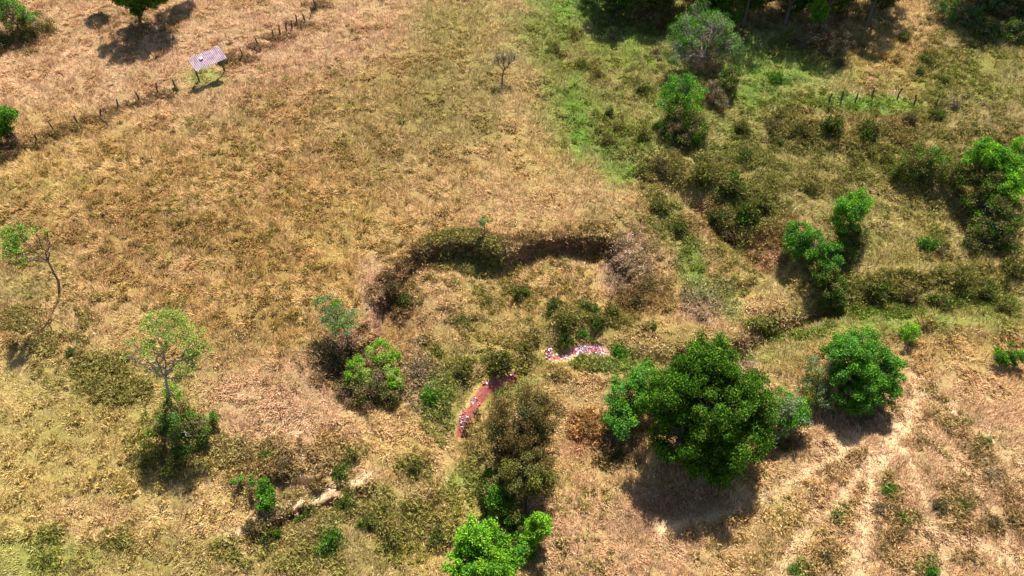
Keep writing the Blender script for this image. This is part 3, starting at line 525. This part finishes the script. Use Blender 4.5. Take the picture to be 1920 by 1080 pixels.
BUSH = [ # u, v, radius px, kind, label
 (1142,212,13,'dark','round dark bush in the green strip left of the skirted tree'),(1140,262,15,'purple','brown tussock bush just below the round dark bush in the green strip'),
 (1075,66,9,'purple','small dark bush on the upper green slope, nearer the bare tree'),(1150,70,9,'grey','small greyish bush on the upper green slope, nearer the wood'),
 (1043,94,8,'purple','little brown bush below left of the small dark bush on the upper slope'),(1092,122,11,'dark','low dark bush halfway between the bare tree and the half-bare tree'),
 (1120,142,8,'purple','little ragged bush below the low dark bush halfway up the slope'),(1232,98,10,'grey','pale dry bush beside the left rim of the half-bare tree'),
 (1205,168,15,'dark','dark low bush left of the bright green skirted tree'),(1206,325,9,'dark','small black-green bush at the head of the green swale'),
 (1235,310,22,'purple','wide brown bush at the head of the gully'),(1205,255,20,'olive','yellowish olive bush left of the shadowy bush'),(1160,240,14,'olive','small olive bush right of the brown tussock bush'),
 (1395,290,16,'dark','round dark bush alone in the olive ground right of the shadowy bush'),(1390,238,20,'olive','olive bush below the brown twiggy bush'),
 (1450,235,18,'purple','tall purple-brown bush in the rough olive ground below the right fence'),(1452,265,16,'dark','dark bush under the tall purple-brown bush'),
 (1320,325,34,'olive','broad olive bush over the gully head'),(1370,345,30,'dark','dark broad bush right of the broad olive gully bush'),(1400,400,32,'dark','dark broad bush above the rust bank'),
 (1430,378,24,'olive','olive bush above the rust bank beside its dark twin'),(1345,405,22,'dark','dark bush clinging to the left rust scarp'),(1370,440,20,'purple','brown bush below the dark scarp bush'),
 (1275,425,18,'dark','dark bush on the left lip of the gully'),(1235,385,22,'olive','long olive bush beside the green swale'),
 (1573,118,13,'purple','compact purple bush above the right fence'),(1455,150,16,'green','bright grassy bush at the left end of the right fence line'),
 (1695,70,14,'olive','upright olive bush on the tan trail'),(1738,112,14,'dark','dark bush at the right side of the tan trail'),(1722,135,11,'dark','smaller dark bush next to the trail-side dark bush'),
 (1768,152,10,'dark','dark bush farther down right of the tan trail'),(1680,112,11,'straw','dry straw bush between the fence and the tan trail'),(1790,195,14,'grey','grey bush right of the right fence end'),
 (1752,215,20,'dark','dark bush just past the right end of the fence'),(1705,222,16,'purple','purple bush under the right end of the fence'),
 (1560,235,24,'dark','long dark bush below the middle of the right fence'),(1625,245,26,'dark','dark bush below the green patch of the right fence'),(1500,240,18,'olive','olive bush below the left end of the right fence'),
 (1660,300,16,'olive','small olive bush left of the shaded-flank olive bush'),(1605,305,10,'purple','little purple bush in the middle of the right olive ground'),(1520,350,16,'olive','low olive bush above the mixed green bush'),
 (1800,520,26,'olive','olive bush on the stream bank below the big dark hollow'),(1845,545,22,'dark','dark bush on the stream bank toward the right edge'),(1895,500,28,'olive','large olive bush at the right edge below the hollow'),
 (1738,455,20,'green','soft green bush on the slope right of the upright green tree'),(1760,470,14,'purple','purple bush beside the soft green slope bush'),(1640,545,26,'dark','dark bush on the stream bank below the upright tree'),
 (1700,552,26,'purple','brown bush overhanging the stream bend'),(1760,570,22,'dark','dark bush low on the stream bank right of the bend'),(1885,575,20,'olive','olive bush by the stream at the right edge'),
 (1735,610,14,'straw','dry bush on the terrace edge above the small bright bush'),(1555,606,6,'dark','tiny dark shrub on the terrace lip above the round tree'),
 (975,550,20,'dark','round dark bush in the middle of the sunken ground'),(1040,575,24,'dark','wide dark bush at the right of the round sunken one'),(1100,575,24,'dark','dark bush in the thicket on the sunken floor'),
 (1145,585,22,'olive','olive bush on the right end of the sunken thicket'),(1120,600,20,'dark','low dark bush at the lower rim of the sunken thicket'),(1060,598,20,'olive','olive bush at the lower rim of the sunken thicket'),
 (1195,560,20,'purple','brown bush on the small slump right of the sunken thicket'),(1215,535,18,'purple','brown bush higher on the same small slump'),(1225,610,9,'dark','tiny dark bush on the tan tongue of grass'),
 (865,600,16,'dark','dark bush toward the left of the sunken floor'),(915,565,14,'olive','olive bush left of the round sunken bush'),(820,660,18,'olive','olive bush right of the upper lime bush'),(870,690,24,'olive','olive bush on the bank above the red gully'),
 (935,675,30,'olive','large olive bush above the end of the red gully'),(985,655,22,'olive','olive bush left of the pink rubble'),(1062,632,18,'dark','dark bush right above the pink rubble'),(1092,622,14,'green','green bush above the right end of the pink rubble'),
 (1160,655,20,'green','green bush right of the pink rubble'),(808,742,24,'green','green bush on the left bank of the red gully'),(1045,703,13,'purple','flat brown clump on the tan spur below the rubble'),
 (735,545,22,'purple','dark brown bush hanging on the left scarp corner'),(760,560,18,'dark','dark bush right of the scarp corner bush'),(745,585,14,'purple','brown tuft below the scarp corner bushes'),
 (622,665,26,'purple','purple-grey brush heap under the flat-topped small tree'),(665,660,20,'grey','grey dead brush beside the thin trunk of the flat-topped tree'),(640,710,18,'purple','purple brush left of the lower lime bush'),
 (785,690,22,'grey','grey dead brush on the slope right of the lime clump'),(606,650,14,'purple','little dead brush at the left of the flat-topped tree'),
 (600,900,20,'straw','brown brush mound above the narrow ledge path'),(640,880,22,'dark','dark brush mound at the upper end of the ledge path'),(535,870,22,'purple','brown bush on the bank right of the red-line green bush'),(500,850,16,'dark','small dark bush on the crest of the left bank'),
 (580,960,26,'dark','dark bush in the hollow under the ledge path'),(650,940,26,'dark','dark bush beside the hollow under the ledge path'),(510,1000,26,'dark','dark bush near the lower end of the ledge path'),(470,985,18,'purple','brown tangled bush at the bottom of the ledge path'),
 (620,1010,26,'green','mid green bush in the lower thicket'),(735,1010,26,'olive','yellow olive bush in the lower thicket'),(690,975,22,'dark','dark bush in the centre of the lower thicket'),(820,1000,20,'dark','dark bush left of the vivid lime tree'),
 (780,870,18,'olive','small olive bush on the tan flat by the stream bend'),(660,850,18,'olive','olive bush on the brow above the ledge'),(620,830,16,'straw','dry straw bush on the brow above the ledge'),
 (1005,640,10,'purple','small reddish-brown bush at the head of the left rubble'),(1105,800,20,'straw','dry rust coloured bush left of the jade green bush'),(1155,845,24,'purple','dark dry brush under the jade green bush'),
 (1480,835,20,'purple','dark brush at the lower right of the largest tree'),(1455,815,14,'dark','dark bush squeezed against the right foot of the largest tree'),
 (180,720,14,'dark','dark bush on the left boundary below the field edge'),(135,660,12,'dark','small dark bush on the boundary near the leaning tree shadow'),(225,735,12,'dark','dark bush just uphill of the dark tangled bush'),(160,600,10,'olive','small olive bush beside the leaning tree foot'),
 (1850,825,10,'green','tiny green shrub on the upper right dry slope'),(1828,850,14,'purple','dark dry tussock below the tiny green shrub'),(1760,945,18,'purple','brown tussock on the lower right slope'),(1805,945,16,'dark','dark tussock right of the brown one on the lower right slope'),
 (1690,972,10,'green','small vivid shrub between the lower right tracks'),(1685,1000,12,'purple','dark tussock right under the small vivid track shrub'),(1570,965,12,'green','pale green shrub left of the lower right tracks'),
 (1488,1066,14,'green','green shrub at the bottom edge between lime tree and slope'),(1745,1070,18,'green','green shrub at the bottom edge of the right slope'),(1865,980,18,'purple','brown tussock near the right edge of the lower slope'),
 (1650,950,18,'grey','grey dead tussock between the lower right tracks'),(1550,1040,16,'purple','brown tussock at the bottom of the lower right tracks'),(1900,975,14,'purple','smaller brown tussock hard by the right edge'),
 (1855,890,18,'grey','pinkish grey tussock on the right slope'),(1665,915,16,'green','greenish tussock where the lower right tracks split'),
 (415,115,9,'dark','dark little tree-bush at the right corner of the tin shelter'),(430,112,11,'purple','brown bush beside the tin shelter'),
 (90,1048,16,'olive','olive bush low in the bottom left corner'),(100,1000,12,'olive','olive tuft in the bottom left corner'),(225,1010,16,'olive','olive tuft near the bottom edge of the left pasture'),
]
PAR = [0]
for i, (u, v, rp, kind, lab) in enumerate(BUSH):
    p = at(u, v + rp * .35); s = 1.9 * rp / scale_at(*p)
    o = empty('bush', p, lab, 'bush', None, RS.rand() * 6.28)
    o.scale = (s * RS.uniform(.9, 1.2), s * RS.uniform(.9, 1.1), s * RS.uniform(.75, 1.05))
    fo, st = PROTO[kind][i % 2]
    link('foliage', fo, o); link('stem', st, o)

# ------------------------------------------------------------------ low scrub that reads as one mass
def scrub():
    Z = [(u, v, rp * 1.7, rp * 1.3, int(6 + rp * .9), {'dark': 'bush', 'purple': 'brown', 'green': 'mid', 'straw': 'straw'}.get(k, k)) for u, v, rp, k, _ in BUSH] + [(u, v, 24, 5, 34, 'purple') for u, v in [(595,10),(560,46),(525,68),(490,88),(455,108),(300,178),(260,193),(220,208),(180,224),(140,240),(100,252),(60,270)]] + [(860,480,72,20,260,'dark'),(1000,470,90,12,150,'purple'),(1110,462,50,22,60,'brown'),(900,500,36,16,130,'mid'),(800,488,24,16,70,'purple'),
     (1380,330,90,50,260,'bush'),(1400,410,80,40,220,'bush'),(1560,260,160,30,340,'bush'),(1480,310,130,40,170,'bush'),(1680,250,110,40,150,'brown'),(1600,340,120,30,110,'brown'),(1250,330,50,40,110,'brown'),(1450,480,60,40,90,'bush'),(1760,380,60,60,110,'bush'),(1480,200,80,20,90,'olive'),(1700,300,120,50,160,'olive'),
     (1560,540,60,40,150,'bush'),(1700,550,160,30,170,'olive'),(1870,530,80,50,140,'bush'),(1840,150,100,120,420,'olive'),(1830,60,110,50,260,'bush'),(1820,300,60,60,120,'bush'),
     (1090,590,110,28,150,'olive'),(900,670,90,40,240,'olive'),(820,770,26,60,120,'mid'),(930,860,60,90,200,'bush'),(640,960,150,50,200,'olive'),(600,1030,180,40,240,'olive'),
     (590,880,60,20,40,'brown'),(640,690,50,40,150,'purple'),(790,700,40,60,120,'grey'),(740,560,40,50,110,'purple'),(1200,490,60,60,150,'grey'),(1330,560,50,34,130,'grey'),
     (1470,622,70,9,130,'mid'),(1400,665,30,10,40,'mid'),(1650,580,120,10,120,'mid'),(1850,560,80,12,80,'mid'),(1420,660,40,26,60,'grey'),(1240,390,40,60,90,'olive'),(180,700,110,40,90,'bush'),(50,600,50,20,90,'bush'),(110,645,50,20,110,'bush'),(170,690,50,20,110,'bush'),(230,735,50,22,110,'bush'),(420,845,50,26,90,'bush'),(460,880,40,30,70,'brown'),(340,830,90,60,160,'olive'),(1150,680,70,16,130,'mid'),
     (1530,90,90,20,130,'purple'),(1450,30,160,40,160,'purple'),(1180,35,60,20,70,'purple'),(30,70,60,30,90,'brown'),(260,45,80,35,100,'brown'),(330,90,1,1,1,'olive'),
     (1750,900,200,150,330,'brown'),(1800,800,130,60,90,'olive'),(1300,250,60,60,60,'bush'),(300,450,300,150,160,'olive'),(600,300,300,160,150,'olive'),(400,400,380,200,400,'brown'),(700,250,200,200,200,'straw'),(200,900,220,150,160,'straw'),(1500,960,260,110,200,'straw'),(960,520,150,30,70,'olive'),(1350,470,80,80,160,'olive'),(1450,560,60,40,20,'straw'),(1640,370,80,80,90,'olive'),(1300,300,50,40,90,'bush'),(1140,150,140,130,110,'olive'),(1600,200,120,30,60,'olive'),(560,600,100,120,60,'brown'),(800,960,80,60,120,'olive'),(1100,1000,90,80,60,'olive'),(1200,560,60,40,110,'brown'),(1160,850,40,30,80,'purple'),(1470,830,40,24,60,'purple'),(1100,800,30,26,70,'rusty'),(560,860,80,40,60,'brown'),(500,960,50,60,110,'bush')]
    VV = []; CC = []; K = 46
    for (u, v, ru, rv, n, pal) in Z:
        a = RS.rand(n) * 6.283; q = RS.rand(n) ** .6 * 1.15
        for k in range(n):
            uu = u + math.cos(a[k]) * q[k] * ru; vv = v + math.sin(a[k]) * q[k] * rv
            x, y = unp(uu, vv, 0.0)
            if vnoise(x, y, 2.5, 7) < .25 or gsample(BARE, np.array([x]), np.array([y]))[0] > .12: continue
            x, y = unp(uu, vv, gz(x, y)); z = gz(x, y); R = RS.uniform(.2, .6)
            d = RS.randn(K, 3); d[:, 2] = np.abs(d[:, 2]); d /= np.linalg.norm(d, axis=1, keepdims=True)
            p = np.array([x, y, z]) + d * (R * RS.uniform(.45, 1, K))[:, None]
            t = RS.randn(K, 3) * [1, 1, .9] + [0, 0, .6]; t /= np.linalg.norm(t, axis=1, keepdims=True); b = np.cross(t, RS.randn(K, 3)); b /= np.linalg.norm(b, axis=1, keepdims=True)
            s = RS.uniform(.09, .24, K)[:, None]
            VV.append(np.stack([p - b * s * .3, p + b * s * .3, p + t * s * 1.5], 1).reshape(-1, 3))
            c = LP[pal][RS.randint(0, 3, K)] * RS.uniform(.7, 1.3, (K, 1)) * RS.uniform(.8, 1.25)
            g_ = gsample(GC, np.array([x]), np.array([y]))[0]; c = c * .55 + g_ * .55
            CC.append(np.repeat(c, 3, 0))
    VV = np.concatenate(VV); CC = np.concatenate(CC)
    o = link('scrub', mesh('scrub', VV, np.arange(len(VV)).reshape(-1, 3), CC, M_LEAF))
    tag(o, 'low brown and olive scrub growing along banks and gullies', 'scrub', kind='stuff')
scrub()

# ------------------------------------------------------------------ rubble
def rubble(name, label, spots, cols, seed):
    r = np.random.RandomState(seed); parts = []; CC = []
    base = np.array([(-1,-1,-1),(1,-1,-1),(1,1,-1),(-1,1,-1),(-1,-1,1),(1,-1,1),(1,1,1),(-1,1,1)], float)
    F_ = np.array([(0,3,2,1),(4,5,6,7),(0,1,5,4),(1,2,6,5),(2,3,7,6),(3,0,4,7)])
    for (u, v, ru, rv, n, z0) in spots:
        for _ in range(n):
            a = r.rand() * 6.28; q = r.rand() ** .5; p = at(u + math.cos(a) * q * ru, v + math.sin(a) * q * rv)
            s = r.uniform(.03, .1) * np.array([1, r.uniform(.5, 1), r.uniform(.25, .6)])
            th = r.rand() * 6.28; ti = r.uniform(-.5, .5)
            b = base * (1 + r.uniform(-.3, .3, (8, 3))) * s
            Rz = np.array([[math.cos(th), -math.sin(th), 0], [math.sin(th), math.cos(th), 0], [0, 0, 1]])
            Rx = np.array([[1, 0, 0], [0, math.cos(ti), -math.sin(ti)], [0, math.sin(ti), math.cos(ti)]])
            parts.append((b @ Rx.T @ Rz.T + np.array(p) + [0, 0, s[2] * .6], F_))
            CC.append(np.repeat(lin(cols[r.randint(len(cols))])[None], 8, 0))
    v, f = join(parts)
    tag(link(name, mesh(name, v, f, np.concatenate(CC), M_RUB)), label, 'rubble', kind='stuff')
rubble('rubble', 'white, pink and red broken rubble heaped in the stream bed',
  [(1104,660,30,11,420,0),(1030,660,7,10,50,0),(1048,672,24,7,40,0)], [(225,205,215),(190,110,120),(160,60,66),(205,170,185),(150,90,100),(235,225,235),(120,90,120)], 5)
rubble('rubble', 'pale flecks of rubble scattered along the red gully', [(870,786,8,18,70,0),(890,752,10,12,18,0),(930,718,28,4,20,0),(962,706,5,4,12,0)],
  [(180,115,105),(160,90,80),(205,170,170),(150,80,75),(120,105,110)], 6)
rubble('rubble', 'pink and white rubble patch behind the right fence post', [(1634,156,12,10,90,0),(1610,158,3,8,10,0)], [(200,130,135),(225,190,195),(150,80,90),(190,100,110)], 8)
rubble('rubble', 'grey white rubble speckling the scree beside the sunken ground', [(1190,460,22,28,90,0),(1205,510,20,14,40,0),(1325,550,28,14,60,0),(1425,645,26,18,50,0),(1075,492,26,8,30,0)], [(190,170,170),(160,140,135),(205,190,190)], 9)
rubble('rubble', 'pinkish bare stones in the shallow scrape at the right fence end', [(1672,174,18,5,50,0),(1700,180,14,6,50,0)], [(190,150,140),(205,165,150),(170,125,120)], 10)

# ------------------------------------------------------------------ fence posts
def post_mesh(seed, h, r0):
    r = np.random.RandomState(seed)
    path = [(0, 0, -.25), (r.randn() * .03, r.randn() * .03, h * .5), (r.randn() * .07, r.randn() * .07, h)]
    v, f = tube(path, r0, r0 * .75, 7)
    cap = len(v); v = np.vstack([v, [path[-1][0], path[-1][1], h + .03]])
    f = [tuple(q) for q in f] ; k = 14
    f += [(k + s, k + (s + 1) % 7, cap, cap) for s in range(7)]
    me = bpy.data.meshes.new('post'); me.from_pydata([tuple(q) for q in v], [], [tuple(dict.fromkeys(q)) for q in f]); me.materials.append(M_WOOD); me.update()
    return me
PM = [post_mesh(i, 1.25 + .1 * (i % 3), .095 + .015 * (i % 2)) for i in range(5)]
ORD = ['first', 'second', 'third', 'fourth', 'fifth', 'sixth', 'seventh', 'eighth', 'ninth', 'tenth', 'eleventh', 'twelfth', 'thirteenth']
def posts(pts, fmt, group, cap=1.0, seed=0):
    r = random.Random(seed)
    for i, (u, v) in enumerate(pts):
        p = at(u, v); o = link('fence_post', PM[(i + seed) % 5], None, p)
        o.rotation_euler = (r.uniform(-.12, .12), r.uniform(-.12, .12), r.uniform(0, 6)); o.scale = (cap, cap, cap * r.uniform(.8, 1.1))
        tag(o, fmt % ORD[i], 'fence post', group)
posts([(330,166),(298,178),(262,192),(224,205),(190,218),(147,236),(103,248),(72,268)], 'weathered wooden post, %s down the fence line left of the tin shelter', 'posts of the long diagonal fence', 1.0, 1)
posts([(455,108),(486,88),(514,72),(526,66),(538,60),(548,54),(560,46),(572,40),(586,26),(594,16)], 'weathered wooden post, %s up the fence line right of the tin shelter', 'posts of the long diagonal fence', 1.0, 2)
posts([(1554,193),(1577,190),(1602,194),(1635,182),(1682,186),(1713,196),(1752,205)], 'dark wooden post, %s from the left of the short fence by the pink rubble', 'posts of the short fence below the wood', .95, 3)
p = at(206, 238); o = link('fence_stake', PM[2], None, p); o.rotation_euler = (0, -.35, 0); tag(o, 'lone leaning stake standing just below the long diagonal fence', 'stake')
# brush growing along the diagonal fence
for i, (u, v, rp, lab) in enumerate([(250,196,11,'brown bush on the diagonal fence nearest the shelter'),(215,212,11,'brown bush on the diagonal fence, next down from the shelter side'),
    (148,238,11,'low brown bush by the middle posts of the diagonal fence'),(110,252,11,'brown bush near the lower end of the diagonal fence'),(70,272,12,'yellowish bush where the diagonal fence nears the left tree'),
    (330,166,9,'dark bush at the braced post just left of the tin shelter'),(445,112,9,'dark bush on the fence right of the tin shelter'),(520,70,8,'dark bush between the close-set upper fence posts'),(568,44,10,'greyish bush among the close-set upper fence posts'),(590,14,9,'dark bush on the fence at the top edge')]):
    p = at(u, v + 4); s = 1.8 * rp / scale_at(*p); o = empty('bush', p, lab, 'bush', None, i)
    o.scale = (s, s, s * .75); fo, st = PROTO[('purple', 'straw', 'dark')[i % 3]][i % 2]; link('foliage', fo, o); link('stem', st, o)

# ------------------------------------------------------------------ tin roofed shelter
def shelter():
    g0 = at(390, 152); zg = g0.z
    def q(u, v, h): x, y = unp(u, v, zg + h); return Vector((x, y, zg + h))
    FL, FR, BL, BR = q(367,136,2.1), q(425,107,2.1), q(352,108,2.9), q(410,88,2.9)
    c = (FL + FR + BL + BR) / 4; ax = ((FR - FL) + (BR - BL)).normalized(); ax.z = 0; ax.normalize()
    W_ = ((FR - FL).length + (BR - BL).length) / 2
    nrm = Vector((-ax.y, ax.x, 0)); D = abs(((BL + BR - FL - FR) / 2).dot(nrm))
    print('SHELTER', W_, D)
    root = empty('cattle_shelter', (c.x, c.y, zg), 'small open shelter with faded pinkish corrugated tin roof beside the fence', 'shelter', None, math.atan2(ax.y, ax.x))
    hf, hb = 2.1, 2.9
    nw = 150; Vs = []; th = .012
    for k in range(nw + 1):
        x = -W_ / 2 + W_ * k / nw; dz = .028 * math.sin(k / nw * 2 * math.pi * 19)
        for yy, z in ((-D / 2, hf), (D / 2, hb)):
            Vs.append((x, yy, z + dz)); Vs.append((x, yy, z + dz - th))
    Fs = []
    for k in range(nw):
        a = k * 4; b = a + 4
        Fs += [(a, b, b + 2, a + 2), (a + 1, a + 3, b + 3, b + 1), (a, a + 1, b + 1, b), (a + 2, b + 2, b + 3, a + 3)]
    rf = link('roof', mesh('roof', Vs, Fs, None, M_TIN), root)
    def box(cx, cy, cz, sx, sy, sz, rx=0):
        b = np.array([(i, j, k) for k in (-.5, .5) for j in (-.5, .5) for i in (-.5, .5)]) * [sx, sy, sz]
        R = np.array([[1, 0, 0], [0, math.cos(rx), -math.sin(rx)], [0, math.sin(rx), math.cos(rx)]])
        return b @ R.T + [cx, cy, cz], np.array([(0,2,3,1),(4,5,7,6),(0,1,5,4),(2,6,7,3),(0,4,6,2),(1,3,7,5)])
    sl = math.atan2(hb - hf, D)
    for (x, y, h) in ((-W_ / 2 + .3, -D / 2 + 1.1, hf + .2), (W_ / 2 - .3, -D / 2 + 1.1, hf + .2), (-W_ / 2 + .3, D / 2 - .2, hb - .1), (W_ / 2 - .3, D / 2 - .2, hb - .1)):
        v, f = tube([(0, 0, -.3), (.02, .01, h / 2), (0, 0, h - .02)], .09, .075, 8)
        link('post', mesh('post', v + [x, y, 0], f, None, M_WOOD, True), root)
    for y, z in ((-D / 2 + 1.1, hf - .04 + 1.1 * math.tan(sl)), (D / 2 - .2, hb - .2)):
        v, f = box(0, y, z - .06, W_ - .3, .08, .12); link('beam', mesh('beam', v, f, None, M_WOOD), root)
    for x in (-W_ / 2 + .3, 0, W_ / 2 - .3):
        v, f = box(x, 0, (hf + hb) / 2 - .07, .07, math.hypot(D, hb - hf) - .15, .07, sl); link('rafter', mesh('rafter', v, f, None, M_WOOD), root)
    # stone weighing the sheets down
    r = np.random.RandomState(4); v, f = box(0, 0, 0, .28, .22, .14); v = v * (1 + r.uniform(-.2, .2, v.shape))
    x_, y_ = -W_ * .16, D * .12
    st = link('stone', mesh('stone', v, f, np.tile(lin((225, 215, 220)), (8, 1)), M_RUB), None)
    m = root.matrix_basis; wp = Vector((c.x, c.y, zg)) + ax * x_ + nrm * y_ + Vector((0, 0, (hf + hb) / 2 + (hb - hf) * (y_ / D) + .09))
    st.location = wp; st.rotation_euler = (sl, 0, math.atan2(ax.y, ax.x)); tag(st, 'pale stone lying on the pinkish tin shelter roof', 'stone')
shelter()
print('objects', len(scene.objects))
